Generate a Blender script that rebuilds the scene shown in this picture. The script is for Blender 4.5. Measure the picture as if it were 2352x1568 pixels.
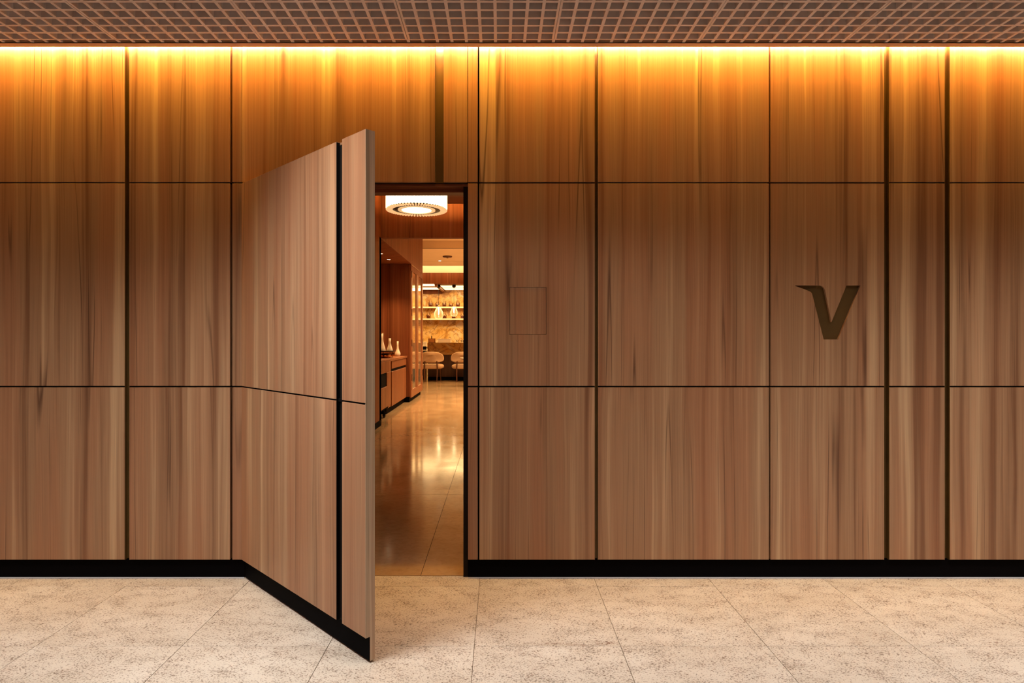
import bpy, bmesh, math, random
from mathutils import Vector, Matrix
from mathutils.geometry import tessellate_polygon

for o in list(bpy.data.objects):
    bpy.data.objects.remove(o)
S = bpy.context.scene
COL = S.collection
random.seed(7)

# ------------------------------------------------------------------ camera
FPX, VPX, VPY, CAMH = 1400.0, 1148.0, 775.0, 1.27
cam = bpy.data.cameras.new('camera')
cam.sensor_fit = 'HORIZONTAL'
cam.sensor_width = 36.0
cam.lens = FPX / 2352 * 36.0
cam.shift_x = (2352 / 2 - VPX) / 2352
cam.shift_y = -(1568 / 2 - VPY) / 2352
cam.clip_start = 0.02
cam.clip_end = 100
camo = bpy.data.objects.new('camera', cam)
camo.location = (0, 0, CAMH)
camo.rotation_euler = (math.pi / 2, 0, 0)
COL.objects.link(camo)
S.camera = camo

# ------------------------------------------------------------------ view, world, large lights
vs = S.view_settings
vs.view_transform = 'Standard'
vs.look = 'None'
vs.exposure = 0.0
vs.gamma = 1.0
vs.use_curve_mapping = False

W = bpy.data.worlds.new('world')
S.world = W
W.use_nodes = True
bg = W.node_tree.nodes['Background']
bg.inputs[0].default_value = (1.0, 0.88, 0.74, 1)
bg.inputs[1].default_value = 0.02


def area(name, loc, sx, sy, power, color, rot=(0, 0, 0), spread=180):
    l = bpy.data.lights.new(name, 'AREA')
    l.shape = 'RECTANGLE'
    l.size, l.size_y = sx, sy
    l.energy = power
    l.color = color
    l.spread = math.radians(spread)
    o = bpy.data.objects.new(name, l)
    o.location = loc
    o.rotation_euler = rot
    COL.objects.link(o)
    return o


# recessed luminaires in the concourse ceiling, behind the louvre panels
for lx in (-3.2, -1.15, 0.75, 2.55, 3.9):
    area('concourse_luminaire', (lx, 2.15, 2.79), 1.25, 0.26, 12.5, (1.0, 0.94, 0.87), (0, 0, 0), 98)
for lx, pw in ((-1.6, 13), (2.6, 12)):
    area('concourse_fill', (lx, 1.78, 2.752), 0.7, 0.4, pw, (1.0, 0.97, 0.94), (0, 0, 0), 102)  # added soft fills that lift the door leaf and the right-hand wall
# added fill light, unseen and tilted to brighten the open door leaf
area('door_fill', (-1.5, 1.72, 2.70), 0.5, 0.5, 7, (1.0, 0.98, 0.96),
     (Vector((-0.66, 2.46, 1.30)) - Vector((-1.5, 1.72, 2.70))).to_track_quat('-Z', 'Y').to_euler(), 66)
# cove strip that washes the panelled wall from behind the ceiling trim
COVE = (1.0, 0.48, 0.025)
area('cove_wash', (0.0, 3.135, 2.845), 8.3, 0.03, 31, COVE, (math.radians(11), 0, 0), 75)
area('cove_band_fill', (0.0, 3.188, 2.824), 8.3, 0.008, 240, (1.0, 0.66, 0.36), (math.pi / 2, 0, 0), 180)  # added second emitter close to the wall, whitens the band at its top
# area fills added to light the lounge, without ceiling fittings of their own
area('lounge_fill', (1.0, 12.9, 3.27), 4.4, 6.0, 500, (1.0, 0.68, 0.36), (0, 0, 0), 120)
area('lounge_fill', (0.6, 17.15, 3.27), 6.0, 0.3, 80, (1.0, 0.60, 0.25), (0, 0, 0), 120)
area('bar_glow', (-0.6, 19.2, 2.78), 4.5, 1.0, 125, (1.0, 0.64, 0.25))


# ------------------------------------------------------------------ materials
def newmat(name):
    m = bpy.data.materials.new(name)
    m.use_nodes = True
    nt = m.node_tree
    b = nt.nodes['Principled BSDF']
    return m, nt, b


def math_node(nt, op, a, b=None, c=None):
    n = nt.nodes.new('ShaderNodeMath')
    n.operation = op
    for i, v in enumerate((a, b, c)):
        if v is None:
            continue
        if isinstance(v, (int, float)):
            n.inputs[i].default_value = v
        else:
            nt.links.new(v, n.inputs[i])
    return n.outputs[0]


def combine(nt, x, y, z):
    n = nt.nodes.new('ShaderNodeCombineXYZ')
    for i, v in enumerate((x, y, z)):
        if isinstance(v, (int, float)):
            n.inputs[i].default_value = v
        else:
            nt.links.new(v, n.inputs[i])
    return n.outputs[0]


def noise(nt, vec, scale=1.0, detail=2.0, rough=0.5, dist=0.0):
    n = nt.nodes.new('ShaderNodeTexNoise')
    n.inputs['Scale'].default_value = scale
    n.inputs['Detail'].default_value = detail
    n.inputs['Roughness'].default_value = rough
    n.inputs['Distortion'].default_value = dist
    nt.links.new(vec, n.inputs['Vector'])
    return n.outputs['Fac']


def ramp(nt, fac, stops, interp='LINEAR'):
    n = nt.nodes.new('ShaderNodeValToRGB')
    cr = n.color_ramp
    cr.interpolation = interp
    while len(cr.elements) < len(stops):
        cr.elements.new(0.5)
    for e, (p, c) in zip(cr.elements, stops):
        e.position = p
        e.color = (c, c, c, 1) if isinstance(c, (int, float)) else (*c, 1)
    nt.links.new(fac, n.inputs['Fac'])
    return n.outputs['Color']


def mix(nt, fac, a, b, mode='MIX'):
    n = nt.nodes.new('ShaderNodeMix')
    n.data_type = 'RGBA'
    n.blend_type = mode
    for sock, v in ((n.inputs['Factor'], fac), (n.inputs['A'], a), (n.inputs['B'], b)):
        if isinstance(v, (int, float)):
            sock.default_value = v
        elif isinstance(v, tuple):
            sock.default_value = (*v, 1)
        else:
            nt.links.new(v, sock)
    return n.outputs['Result']


def bump(nt, b, height, strength, dist=0.001):
    n = nt.nodes.new('ShaderNodeBump')
    n.inputs['Strength'].default_value = strength
    n.inputs['Distance'].default_value = dist
    nt.links.new(height, n.inputs['Height'])
    nt.links.new(n.outputs[0], b.inputs['Normal'])


def wood(name, light, mid, dark, line, horizontal=False, rough=0.42, k=1.0, spec=0.35):
    """veneer with straight grain along local z (or along x when horizontal)"""
    m, nt, b = newmat(name)
    tc = nt.nodes.new('ShaderNodeTexCoord')
    sp = nt.nodes.new('ShaderNodeSeparateXYZ')
    nt.links.new(tc.outputs['Object'], sp.inputs[0])
    at = nt.nodes.new('ShaderNodeAttribute')
    at.attribute_type = 'OBJECT'
    at.attribute_name = 'seed'
    seed = at.outputs['Fac']
    if horizontal:
        u0 = math_node(nt, 'ADD', sp.outputs[1], sp.outputs[2])
        w = sp.outputs[0]
    else:
        u0 = math_node(nt, 'ADD', sp.outputs[0], sp.outputs[1])
        w = sp.outputs[2]
    u0 = math_node(nt, 'MULTIPLY_ADD', seed, 3.713, u0)
    # slow waver of the grain
    wv = noise(nt, combine(nt, math_node(nt, 'MULTIPLY', u0, 5.0), seed, math_node(nt, 'MULTIPLY', w, 0.8)), 1, 2)
    u = math_node(nt, 'MULTIPLY_ADD', math_node(nt, 'SUBTRACT', wv, 0.5), 0.035, u0)
    zs = math_node(nt, 'MULTIPLY', w, 0.13)
    n1 = noise(nt, combine(nt, math_node(nt, 'MULTIPLY', u, 13.0 * k), seed, zs), 1, 1.0)
    n2 = noise(nt, combine(nt, math_node(nt, 'MULTIPLY', u, 38.0 * k), 4.1, math_node(nt, 'MULTIPLY', w, 0.45)), 1, 2.5, 0.6)
    n3 = noise(nt, combine(nt, math_node(nt, 'MULTIPLY', u, 330.0 * k), 9.3, math_node(nt, 'MULTIPLY', w, 2.2)), 1, 2.0)
    n4 = noise(nt, combine(nt, math_node(nt, 'MULTIPLY', u, 15.0 * k), 2.7, math_node(nt, 'MULTIPLY', w, 0.25)), 1, 0.0)
    n5 = noise(nt, combine(nt, math_node(nt, 'MULTIPLY', u, 9.0 * k), 7.7, math_node(nt, 'MULTIPLY', w, 0.5)), 1, 1.0)
    t = math_node(nt, 'ADD', math_node(nt, 'MULTIPLY', n1, 0.6), math_node(nt, 'MULTIPLY', n2, 0.4))
    c = ramp(nt, t, [(0.36, dark), (0.47, mid), (0.53, mid), (0.63, light)])
    # reddish / greyish hue drift between strips
    c = mix(nt, ramp(nt, n5, [(0.42, 0.0), (0.62, 0.55)]), c, (mid[0] * 1.02, mid[1] * 0.80, mid[2] * 0.74), 'MIX')
    # thin dark contour lines: narrow band around an isovalue, present in places only
    iso = math_node(nt, 'ABSOLUTE', math_node(nt, 'SUBTRACT', n4, 0.5))
    thin = ramp(nt, iso, [(0.0, 1.0), (0.020, 0.0)])
    where = noise(nt, combine(nt, math_node(nt, 'MULTIPLY', u, 6.0), 11.0, math_node(nt, 'MULTIPLY', w, 1.2)), 1, 1.0)
    lm = math_node(nt, 'MULTIPLY', thin, ramp(nt, where, [(0.46, 0.0), (0.64, 0.85)]))
    c = mix(nt, lm, c, line)
    c = mix(nt, 1.0, c, ramp(nt, n3, [(0.25, 0.84), (0.75, 1.10)]), 'MULTIPLY')
    nt.links.new(c, b.inputs['Base Color'])
    b.inputs['Roughness'].default_value = rough
    b.inputs['Specular IOR Level'].default_value = spec
    bump(nt, b, n3, 0.08, 0.0006)
    return m


def plain(name, color, rough=0.5, metal=0.0, spec=0.5, var=0.0, vscale=8.0, var_stretch=(1, 1, 1)):
    m, nt, b = newmat(name)
    if var > 0:
        tc = nt.nodes.new('ShaderNodeTexCoord')
        mp = nt.nodes.new('ShaderNodeMapping')
        mp.inputs['Scale'].default_value = var_stretch
        nt.links.new(tc.outputs['Object'], mp.inputs[0])
        n = noise(nt, mp.outputs[0], vscale, 4, 0.6)
        lo = tuple(x * (1 - var) for x in color)
        hi = tuple(min(1, x * (1 + var)) for x in color)
        nt.links.new(ramp(nt, n, [(0.3, lo), (0.7, hi)]), b.inputs['Base Color'])
    else:
        b.inputs['Base Color'].default_value = (*color, 1)
    b.inputs['Roughness'].default_value = rough
    b.inputs['Metallic'].default_value = metal
    b.inputs['Specular IOR Level'].default_value = spec
    return m


def emit(name, color, strength):
    m, nt, b = newmat(name)
    b.inputs['Base Color'].default_value = (*[min(1, c) for c in color], 1)
    b.inputs['Emission Color'].default_value = (*color, 1)
    b.inputs['Emission Strength'].default_value = strength
    return m


M = {}
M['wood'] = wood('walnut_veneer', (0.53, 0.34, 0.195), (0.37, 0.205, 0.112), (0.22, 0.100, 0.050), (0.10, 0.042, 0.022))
M['wood_edge'] = wood('walnut_edge', (0.58, 0.44, 0.31), (0.47, 0.345, 0.235), (0.34, 0.24, 0.155), (0.24, 0.16, 0.10), k=3.0)
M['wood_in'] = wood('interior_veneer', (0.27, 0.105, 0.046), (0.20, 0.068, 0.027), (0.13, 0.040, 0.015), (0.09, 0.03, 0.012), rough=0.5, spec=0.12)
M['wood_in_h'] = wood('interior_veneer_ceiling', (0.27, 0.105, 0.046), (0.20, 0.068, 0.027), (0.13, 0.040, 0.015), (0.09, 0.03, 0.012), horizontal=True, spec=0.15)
M['fluted'] = wood('fluted_veneer', (0.33, 0.14, 0.057), (0.26, 0.097, 0.036), (0.18, 0.062, 0.023), (0.12, 0.04, 0.016), rough=0.4, k=1.4)
M['dark_wood'] = wood('dark_bar_veneer', (0.05, 0.02, 0.009), (0.04, 0.015, 0.007), (0.025, 0.009, 0.004), (0.014, 0.005, 0.003), rough=0.45)
M['black'] = plain('black_gap', (0.005, 0.004, 0.004), 0.8, spec=0.04)
M['base_black'] = plain('black_laminate', (0.003, 0.0025, 0.003), 0.55, spec=0.015)
M['bronze'] = plain('bronze_metal', (0.13, 0.070, 0.018), 0.45, 0.25, var=0.12, vscale=6)
M['channel_black'] = plain('channel_black', (0.008, 0.006, 0.005), 0.6, 0.0, 0.1)
M['dark_metal'] = plain('dark_metal', (0.02, 0.014, 0.011), 0.45, 0.6)
M['frame_metal'] = plain('dark_frame', (0.012, 0.007, 0.005), 0.55, 0.0, 0.15)
M['louvre'] = plain('louvre_paint', (0.80, 0.74, 0.73), 0.6, spec=0.3, var=0.06, vscale=12)
M['plenum'] = plain('plenum_dark', (0.02, 0.015, 0.013), 0.9, spec=0.1)
M['trim_paint'] = plain('trim_paint', (0.50, 0.36, 0.28), 0.55)
M['plaster'] = plain('warm_plaster', (0.62, 0.52, 0.42), 0.8, spec=0.2, var=0.04, vscale=2)
M['plaster_white'] = plain('white_plaster', (0.80, 0.70, 0.55), 0.8, spec=0.2, var=0.03, vscale=2)
M['ceiling_in'] = plain('lounge_ceiling_paint', (0.88, 0.72, 0.54), 0.85, spec=0.2, var=0.03, vscale=1.5)
M['sealant'] = plain('sealant_bead', (0.55, 0.52, 0.55), 0.5)
M['grout'] = plain('grout', (0.16, 0.115, 0.08), 0.9, spec=0.1)
M['grout_dark'] = plain('grout_dark', (0.05, 0.022, 0.010), 0.8, spec=0.2)
M['cream'] = plain('cream_upholstery', (0.56, 0.37, 0.215), 0.85, spec=0.2, var=0.05, vscale=30)
M['ceramic'] = plain('cream_ceramic', (0.78, 0.66, 0.52), 0.35, var=0.03, vscale=10)
M['copper'] = plain('copper', (0.75, 0.34, 0.13), 0.25, 1.0, var=0.1, vscale=20)
M['brass'] = plain('brass', (0.62, 0.40, 0.15), 0.3, 1.0)
M['leg_wood'] = plain('chair_leg_wood', (0.10, 0.035, 0.015), 0.4, var=0.15, vscale=20, var_stretch=(1, 1, 0.1))
M['amber'] = plain('amber_spirit', (0.12, 0.022, 0.006), 0.15)
M['white_enamel'] = plain('white_enamel', (0.8, 0.7, 0.55), 0.35)
M['tan_box'] = plain('tan_box', (0.36, 0.14, 0.03), 0.5, var=0.1, vscale=12)
M['led'] = emit('cove_led', (1.0, 0.52, 0.13), 30)
M['slot_led'] = emit('slot_led', (1.0, 0.54, 0.14), 85)
M['riser_led'] = emit('riser_led', (1.0, 0.70, 0.36), 60)
M['lamp'] = emit('lamp_white', (1.0, 0.72, 0.38), 16)
M['lamp_ring'] = emit('lamp_ring_glow', (1.0, 0.62, 0.28), 0.75)
M['light_panel'] = emit('light_panel', (1.0, 0.70, 0.34), 2.6)
M['filament'] = emit('filament', (1.0, 0.78, 0.45), 30)
M['spot'] = emit('spot_glow', (1.0, 0.75, 0.45), 12)


def glassmat(name, color=(1, 0.95, 0.85), alpha=0.25):
    m, nt, b = newmat(name)
    out = nt.nodes['Material Output']
    tr = nt.nodes.new('ShaderNodeBsdfTransparent')
    tr.inputs[0].default_value = (*color, 1)
    gl = nt.nodes.new('ShaderNodeBsdfGlossy')
    gl.inputs['Roughness'].default_value = 0.03
    fr = nt.nodes.new('ShaderNodeFresnel')
    fr.inputs[0].default_value = 1.5
    mx = nt.nodes.new('ShaderNodeMixShader')
    f = math_node(nt, 'MINIMUM', math_node(nt, 'MULTIPLY_ADD', fr.outputs[0], 0.8, alpha * 0.1), 1.0)
    nt.links.new(f, mx.inputs[0])
    nt.links.new(tr.outputs[0], mx.inputs[1])
    nt.links.new(gl.outputs[0], mx.inputs[2])
    nt.links.new(mx.outputs[0], out.inputs[0])
    return m


M['glass'] = glassmat('clear_glass')
def smoky():
    m, nt, b = newmat('pendant_glass')
    out = nt.nodes['Material Output']
    tr = nt.nodes.new('ShaderNodeBsdfTransparent')
    tr.inputs[0].default_value = (1.0, 0.95, 0.86, 1)
    tl_ = nt.nodes.new('ShaderNodeBsdfTranslucent')
    tl_.inputs[0].default_value = (0.95, 0.85, 0.7, 1)
    gl = nt.nodes.new('ShaderNodeBsdfGlossy')
    gl.inputs['Roughness'].default_value = 0.05
    lw = nt.nodes.new('ShaderNodeLayerWeight')
    lw.inputs[0].default_value = 0.35
    a = nt.nodes.new('ShaderNodeMixShader')
    nt.links.new(math_node(nt, 'MULTIPLY_ADD', lw.outputs['Facing'], 0.55, 0.06), a.inputs[0])
    nt.links.new(tr.outputs[0], a.inputs[1])
    nt.links.new(tl_.outputs[0], a.inputs[2])
    c = nt.nodes.new('ShaderNodeMixShader')
    c.inputs[0].default_value = 0.06
    nt.links.new(a.outputs[0], c.inputs[1])
    nt.links.new(gl.outputs[0], c.inputs[2])
    nt.links.new(c.outputs[0], out.inputs[0])
    return m


M['pendant_glass'] = smoky()
M['cab_glass'] = plain('bronze_tinted_glass', (0.85, 0.72, 0.52), 0.04, 0.85)


def granite():
    m, nt, b = newmat('speckled_granite')
    geo = nt.nodes.new('ShaderNodeNewGeometry')
    pos = geo.outputs['Position']
    at = nt.nodes.new('ShaderNodeAttribute')
    at.attribute_type = 'OBJECT'
    at.attribute_name = 'seed'
    seed = at.outputs['Fac']
    mp = nt.nodes.new('ShaderNodeMapping')
    mp.inputs['Scale'].default_value = (0.62, 1.0, 1.0)
    mp.inputs['Rotation'].default_value = (0, 0, 0.25)
    nt.links.new(pos, mp.inputs[0])
    v = nt.nodes.new('ShaderNodeVectorMath')
    v.operation = 'ADD'
    nt.links.new(mp.outputs[0], v.inputs[0])
    nt.links.new(combine(nt, math_node(nt, 'MULTIPLY', seed, 3.1), math_node(nt, 'MULTIPLY', seed, 1.7), 0.0), v.inputs[1])
    p = v.outputs[0]
    big = noise(nt, p, 3.5, 3, 0.55)
    cl = noise(nt, p, 14, 3, 0.6)
    f1 = noise(nt, p, 190, 2, 0.6)
    f2 = noise(nt, p, 90, 2, 0.6)
    c = ramp(nt, big, [(0.3, (0.52, 0.455, 0.375)), (0.52, (0.575, 0.51, 0.43)), (0.75, (0.63, 0.575, 0.50))])
    c = mix(nt, ramp(nt, cl, [(0.40, 0.0), (0.72, 0.45)]), c, (0.42, 0.34, 0.265))
    th = math_node(nt, 'MULTIPLY_ADD', math_node(nt, 'SUBTRACT', cl, 0.5), 0.30, f1)
    fl = ramp(nt, th, [(0.545, 0.0), (0.63, 0.9)])
    c = mix(nt, fl, c, (0.17, 0.12, 0.085))
    th2 = math_node(nt, 'MULTIPLY_ADD', math_node(nt, 'SUBTRACT', cl, 0.5), 0.2, f2)
    c = mix(nt, ramp(nt, th2, [(0.61, 0.0), (0.68, 0.8)]), c, (0.15, 0.10, 0.07))
    # scuffs and stains with a place of their own: (x, y, rx, ry, strength)
    sp = nt.nodes.new('ShaderNodeSeparateXYZ')
    nt.links.new(pos, sp.inputs[0])
    sn = noise(nt, pos, 55, 3, 0.7)
    for (sx, sy, rx, ry, st) in ((0.445, 2.535, 0.055, 0.018, 1.0), (0.20, 2.53, 0.16, 0.012, 0.55), (0.36, 2.52, 0.16, 0.010, 0.6), (0.595, 2.81, 0.016, 0.03, 0.9), (0.59, 2.66, 0.010, 0.03, 0.7), (0.08, 2.47, 0.03, 0.03, 0.45),
                                 (2.05, 2.54, 0.055, 0.006, 0.9), (1.16, 2.64, 0.012, 0.010, 0.9), (-1.33, 2.93, 0.012, 0.016, 0.8), (0.52, 3.08, 0.02, 0.01, 0.5)):
        dx = math_node(nt, 'DIVIDE', math_node(nt, 'SUBTRACT', sp.outputs[0], sx), rx)
        dy = math_node(nt, 'DIVIDE', math_node(nt, 'SUBTRACT', sp.outputs[1], sy), ry)
        d2 = math_node(nt, 'ADD', math_node(nt, 'MULTIPLY', dx, dx), math_node(nt, 'MULTIPLY', dy, dy))
        g = math_node(nt, 'MAXIMUM', math_node(nt, 'SUBTRACT', 1.0, d2), 0.0)
        g = math_node(nt, 'MULTIPLY', g, ramp(nt, sn, [(0.45, 0.0), (0.58, st)]))
        c = mix(nt, g, c, (0.17, 0.085, 0.05))
    nt.links.new(c, b.inputs['Base Color'])
    b.inputs['Roughness'].default_value = 0.55
    b.inputs['Specular IOR Level'].default_value = 0.3
    bump(nt, b, f1, 0.06, 0.0006)
    return m


def polished():
    m, nt, b = newmat('polished_brown_stone')
    geo = nt.nodes.new('ShaderNodeNewGeometry')
    pos = geo.outputs['Position']
    n = noise(nt, pos, 1.6, 4, 0.6, 0.4)
    n2 = noise(nt, pos, 26, 4, 0.65)
    c = ramp(nt, n, [(0.3, (0.33, 0.20, 0.095)), (0.7, (0.48, 0.32, 0.165))])
    c = mix(nt, ramp(nt, n2, [(0.45, 0.0), (0.75, 0.35)]), c, (0.20, 0.10, 0.045))
    nt.links.new(c, b.inputs['Base Color'])
    r = ramp(nt, noise(nt, pos, 4, 3, 0.6), [(0.3, 0.09), (0.7, 0.15)])
    nt.links.new(r, b.inputs['Roughness'])
    b.inputs['Specular IOR Level'].default_value = 0.6
    return m


def onyx(name, bright=1.0, tint=(1, 1, 1)):
    m, nt, b = newmat(name)
    tc = nt.nodes.new('ShaderNodeTexCoord')
    p = tc.outputs['Object']
    n = noise(nt, p, 1.5, 2.5, 0.5, 2.2)
    n2 = noise(nt, p, 1.3, 3, 0.55, 2.4)
    k = bright
    c = ramp(nt, n, [(0.28, (0.30 * k, 0.12 * k, 0.03 * k)), (0.42, (0.68 * k, 0.38 * k, 0.10 * k)), (0.54, (0.74 * k, 0.50 * k, 0.22 * k)),
                     (0.68, (0.70 * k, 0.58 * k, 0.42 * k))])
    iso = math_node(nt, 'ABSOLUTE', math_node(nt, 'SUBTRACT', n2, 0.5))
    c = mix(nt, ramp(nt, iso, [(0.0, 0.8), (0.035, 0.0)]), c, (0.30 * k, 0.13 * k, 0.04 * k))
    c = mix(nt, 1.0, c, tint, 'MULTIPLY')
    nt.links.new(c, b.inputs['Base Color'])
    b.inputs['Roughness'].default_value = 0.25
    return m


M['granite'] = granite()
M['polished'] = polished()
M['onyx'] = onyx('golden_onyx', 1.0)
M['onyx_dark'] = onyx('brown_marble', 0.30, (1.0, 0.72, 0.36))


# ------------------------------------------------------------------ mesh helpers
def link(name, me, parent=None, mat=None, seed=None):
    o = bpy.data.objects.new(name, me)
    COL.objects.link(o)
    if parent is not None:
        o.parent = parent
    if mat is not None and not me.materials:
        me.materials.append(M[mat])
    if seed is not None:
        o['seed'] = float(seed)
    return o


def bm_box(bm, x0, x1, y0, y1, z0, z1, bev=0.0):
    r = bmesh.ops.create_cube(bm, size=1.0)
    vs_ = r['verts']
    for v in vs_:
        v.co = Vector((x0 + (v.co.x + .5) * (x1 - x0), y0 + (v.co.y + .5) * (y1 - y0), z0 + (v.co.z + .5) * (z1 - z0)))
    if bev > 0:
        es = list({e for v in vs_ for e in v.link_edges})
        bmesh.ops.bevel(bm, geom=es, offset=bev, segments=1, affect='EDGES')


def fin(name, bm, mat, parent=None, smooth=False, seed=None):
    me = bpy.data.meshes.new(name)
    bmesh.ops.recalc_face_normals(bm, faces=bm.faces)
    if smooth:
        for f in bm.faces:
            f.smooth = True
    bm.to_mesh(me)
    bm.free()
    return link(name, me, parent, mat, seed)


def box(name, x0, x1, y0, y1, z0, z1, mat, parent=None, bev=0.0, seed=None):
    bm = bmesh.new()
    bm_box(bm, x0, x1, y0, y1, z0, z1, bev)
    return fin(name, bm, mat, parent, seed=seed)


def boxes(name, lst, mat, parent=None, bev=0.0, seed=None):
    bm = bmesh.new()
    for b in lst:
        bm_box(bm, *b, bev)
    return fin(name, bm, mat, parent, seed=seed)


def lathe(name, prof, mat, parent=None, seg=24, loc=(0, 0, 0), sharp=None):
    """prof: list of (r, z)"""
    bm = bmesh.new()
    rings = []
    for r, z in prof:
        if r < 1e-6:
            rings.append([bm.verts.new((loc[0], loc[1], loc[2] + z))])
        else:
            rings.append([bm.verts.new((loc[0] + r * math.cos(2 * math.pi * i / seg), loc[1] + r * math.sin(2 * math.pi * i / seg), loc[2] + z)) for i in range(seg)])
    for a, b in zip(rings, rings[1:]):
        for i in range(seg):
            j = (i + 1) % seg
            if len(a) == 1 and len(b) == 1:
                continue
            if len(a) == 1:
                bm.faces.new((a[0], b[i], b[j]))
            elif len(b) == 1:
                bm.faces.new((a[i], a[j], b[0]))
            else:
                bm.faces.new((a[i], a[j], b[j], b[i]))
    o = fin(name, bm, mat, parent, smooth=True)
    return o


def tube(bm, p0, p1, r0, r1=None, seg=10):
    r1 = r0 if r1 is None else r1
    p0, p1 = Vector(p0), Vector(p1)
    d = (p1 - p0)
    q = d.to_track_quat('Z', 'Y').to_matrix()
    a, b = [], []
    for i in range(seg):
        t = 2 * math.pi * i / seg
        v = q @ Vector((math.cos(t), math.sin(t), 0))
        a.append(bm.verts.new(p0 + v * r0))
        b.append(bm.verts.new(p1 + v * r1))
    for i in range(seg):
        j = (i + 1) % seg
        bm.faces.new((a[i], a[j], b[j], b[i]))
    bm.faces.new(a[::-1])
    bm.faces.new(b)


def tubes(name, segs, mat, parent=None, seg=10):
    bm = bmesh.new()
    for s in segs:
        tube(bm, *s, seg=seg)
    return fin(name, bm, mat, parent, smooth=False)


def torus(name, R, r, mat, parent, loc, axis='X', seg=28, ms=8):
    bm = bmesh.new()
    rings = []
    for i in range(seg):
        t = 2 * math.pi * i / seg
        ring = []
        for k in range(ms):
            s = 2 * math.pi * k / ms
            a, b, c = (R + r * math.cos(s)) * math.cos(t), (R + r * math.cos(s)) * math.sin(t), r * math.sin(s)
            co = (c, a, b) if axis == 'X' else (a, b, c)
            ring.append(bm.verts.new((co[0] + loc[0], co[1] + loc[1], co[2] + loc[2])))
        rings.append(ring)
    for i in range(seg):
        A, B = rings[i], rings[(i + 1) % seg]
        for k in range(ms):
            l = (k + 1) % ms
            bm.faces.new((A[k], B[k], B[l], A[l]))
    return fin(name, bm, mat, parent, smooth=True)


def empty(name, loc=(0, 0, 0), rz=0.0):
    o = bpy.data.objects.new(name, None)
    o.empty_display_size = 0.05
    o.location = loc
    o.rotation_euler = (0, 0, rz)
    COL.objects.link(o)
    return o


def tag(o, label, cat, kind=None, group=None):
    o['label'] = label
    o['category'] = cat
    if kind:
        o['kind'] = kind
    if group:
        o['group'] = group
    return o


def copy_tree(o, parent=None):
    c = o.copy()
    COL.objects.link(c)
    c.parent = parent
    for ch in list(o.children):
        copy_tree(ch, c)
    return c


# ------------------------------------------------------------------ the panelled wall
YF = 3.205                       # face of the panels
K = YF / FPX                     # metres per photograph pixel on that plane
def wx(px): return (px - VPX) * K
def wz(py): return CAMH + (VPY - py) * K

TH = 0.025
YB = YF + TH + 0.004             # backing
ZTOP = 3.0
XL, XR = -4.3, 4.3
OPL, OPR = wx(555), wx(1074)     # door opening
ZH = wz(420)                     # door head
YI = 3.355                       # inner face of the wall

wall = empty('wall_front')
tag(wall, 'long wall of walnut veneer panels washed by a warm light strip along its top', 'wall', 'structure')
boxes('backing', [(XL, OPL, YB, YI, 0, 3.5), (OPR, XR, YB, YI, 0, 3.5), (OPL, OPR, YB, YI, ZH, 3.5)], 'black', wall)
boxes('lintel_soffit', [(OPL, OPR, YF + 0.02, YI, ZH - 0.012, ZH - 0.001)], 'wood_in_h', wall)


def poly_prism(name, outer, holes, y0, y1, mat, parent, seed=None):
    """polygon in the x-z plane with holes, extruded from y0 (front) to y1"""
    loops = [[Vector((x, 0, z)) for x, z in l] for l in [outer] + holes]
    tris = tessellate_polygon([[Vector((v.x, v.z, 0)) for v in l] for l in loops])
    flat = [v for l in loops for v in l]
    bm = bmesh.new()
    A = [bm.verts.new((v.x, y0, v.z)) for v in flat]
    B = [bm.verts.new((v.x, y1, v.z)) for v in flat]
    for t in tris:
        try:
            bm.faces.new([A[i] for i in t])
            bm.faces.new([B[i] for i in reversed(t)])
        except ValueError:
            pass
    k = 0
    for l in loops:
        n = len(l)
        for i in range(n):
            j = (i + 1) % n
            try:
                bm.faces.new((A[k + i], A[k + j], B[k + j], B[k + i]))
            except ValueError:
                pass
        k += n
    return fin(name, bm, mat, parent, seed=seed)


def sign_pts():
    s = 572 / 2352.0
    pts = [(190, 227), (415, 227), (432, 229), (447, 235), (459, 245), (467, 258), (473, 275), (479, 300), (533, 575), (676, 227), (808, 227),
           (596, 738), (460, 738), (352, 312), (347, 300), (340, 291), (328, 284), (300, 272), (262, 257), (222, 243), (200, 236)]
    return [(wx(1780 + a * s), wz(600 + b * s)) for a, b in pts]


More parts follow.
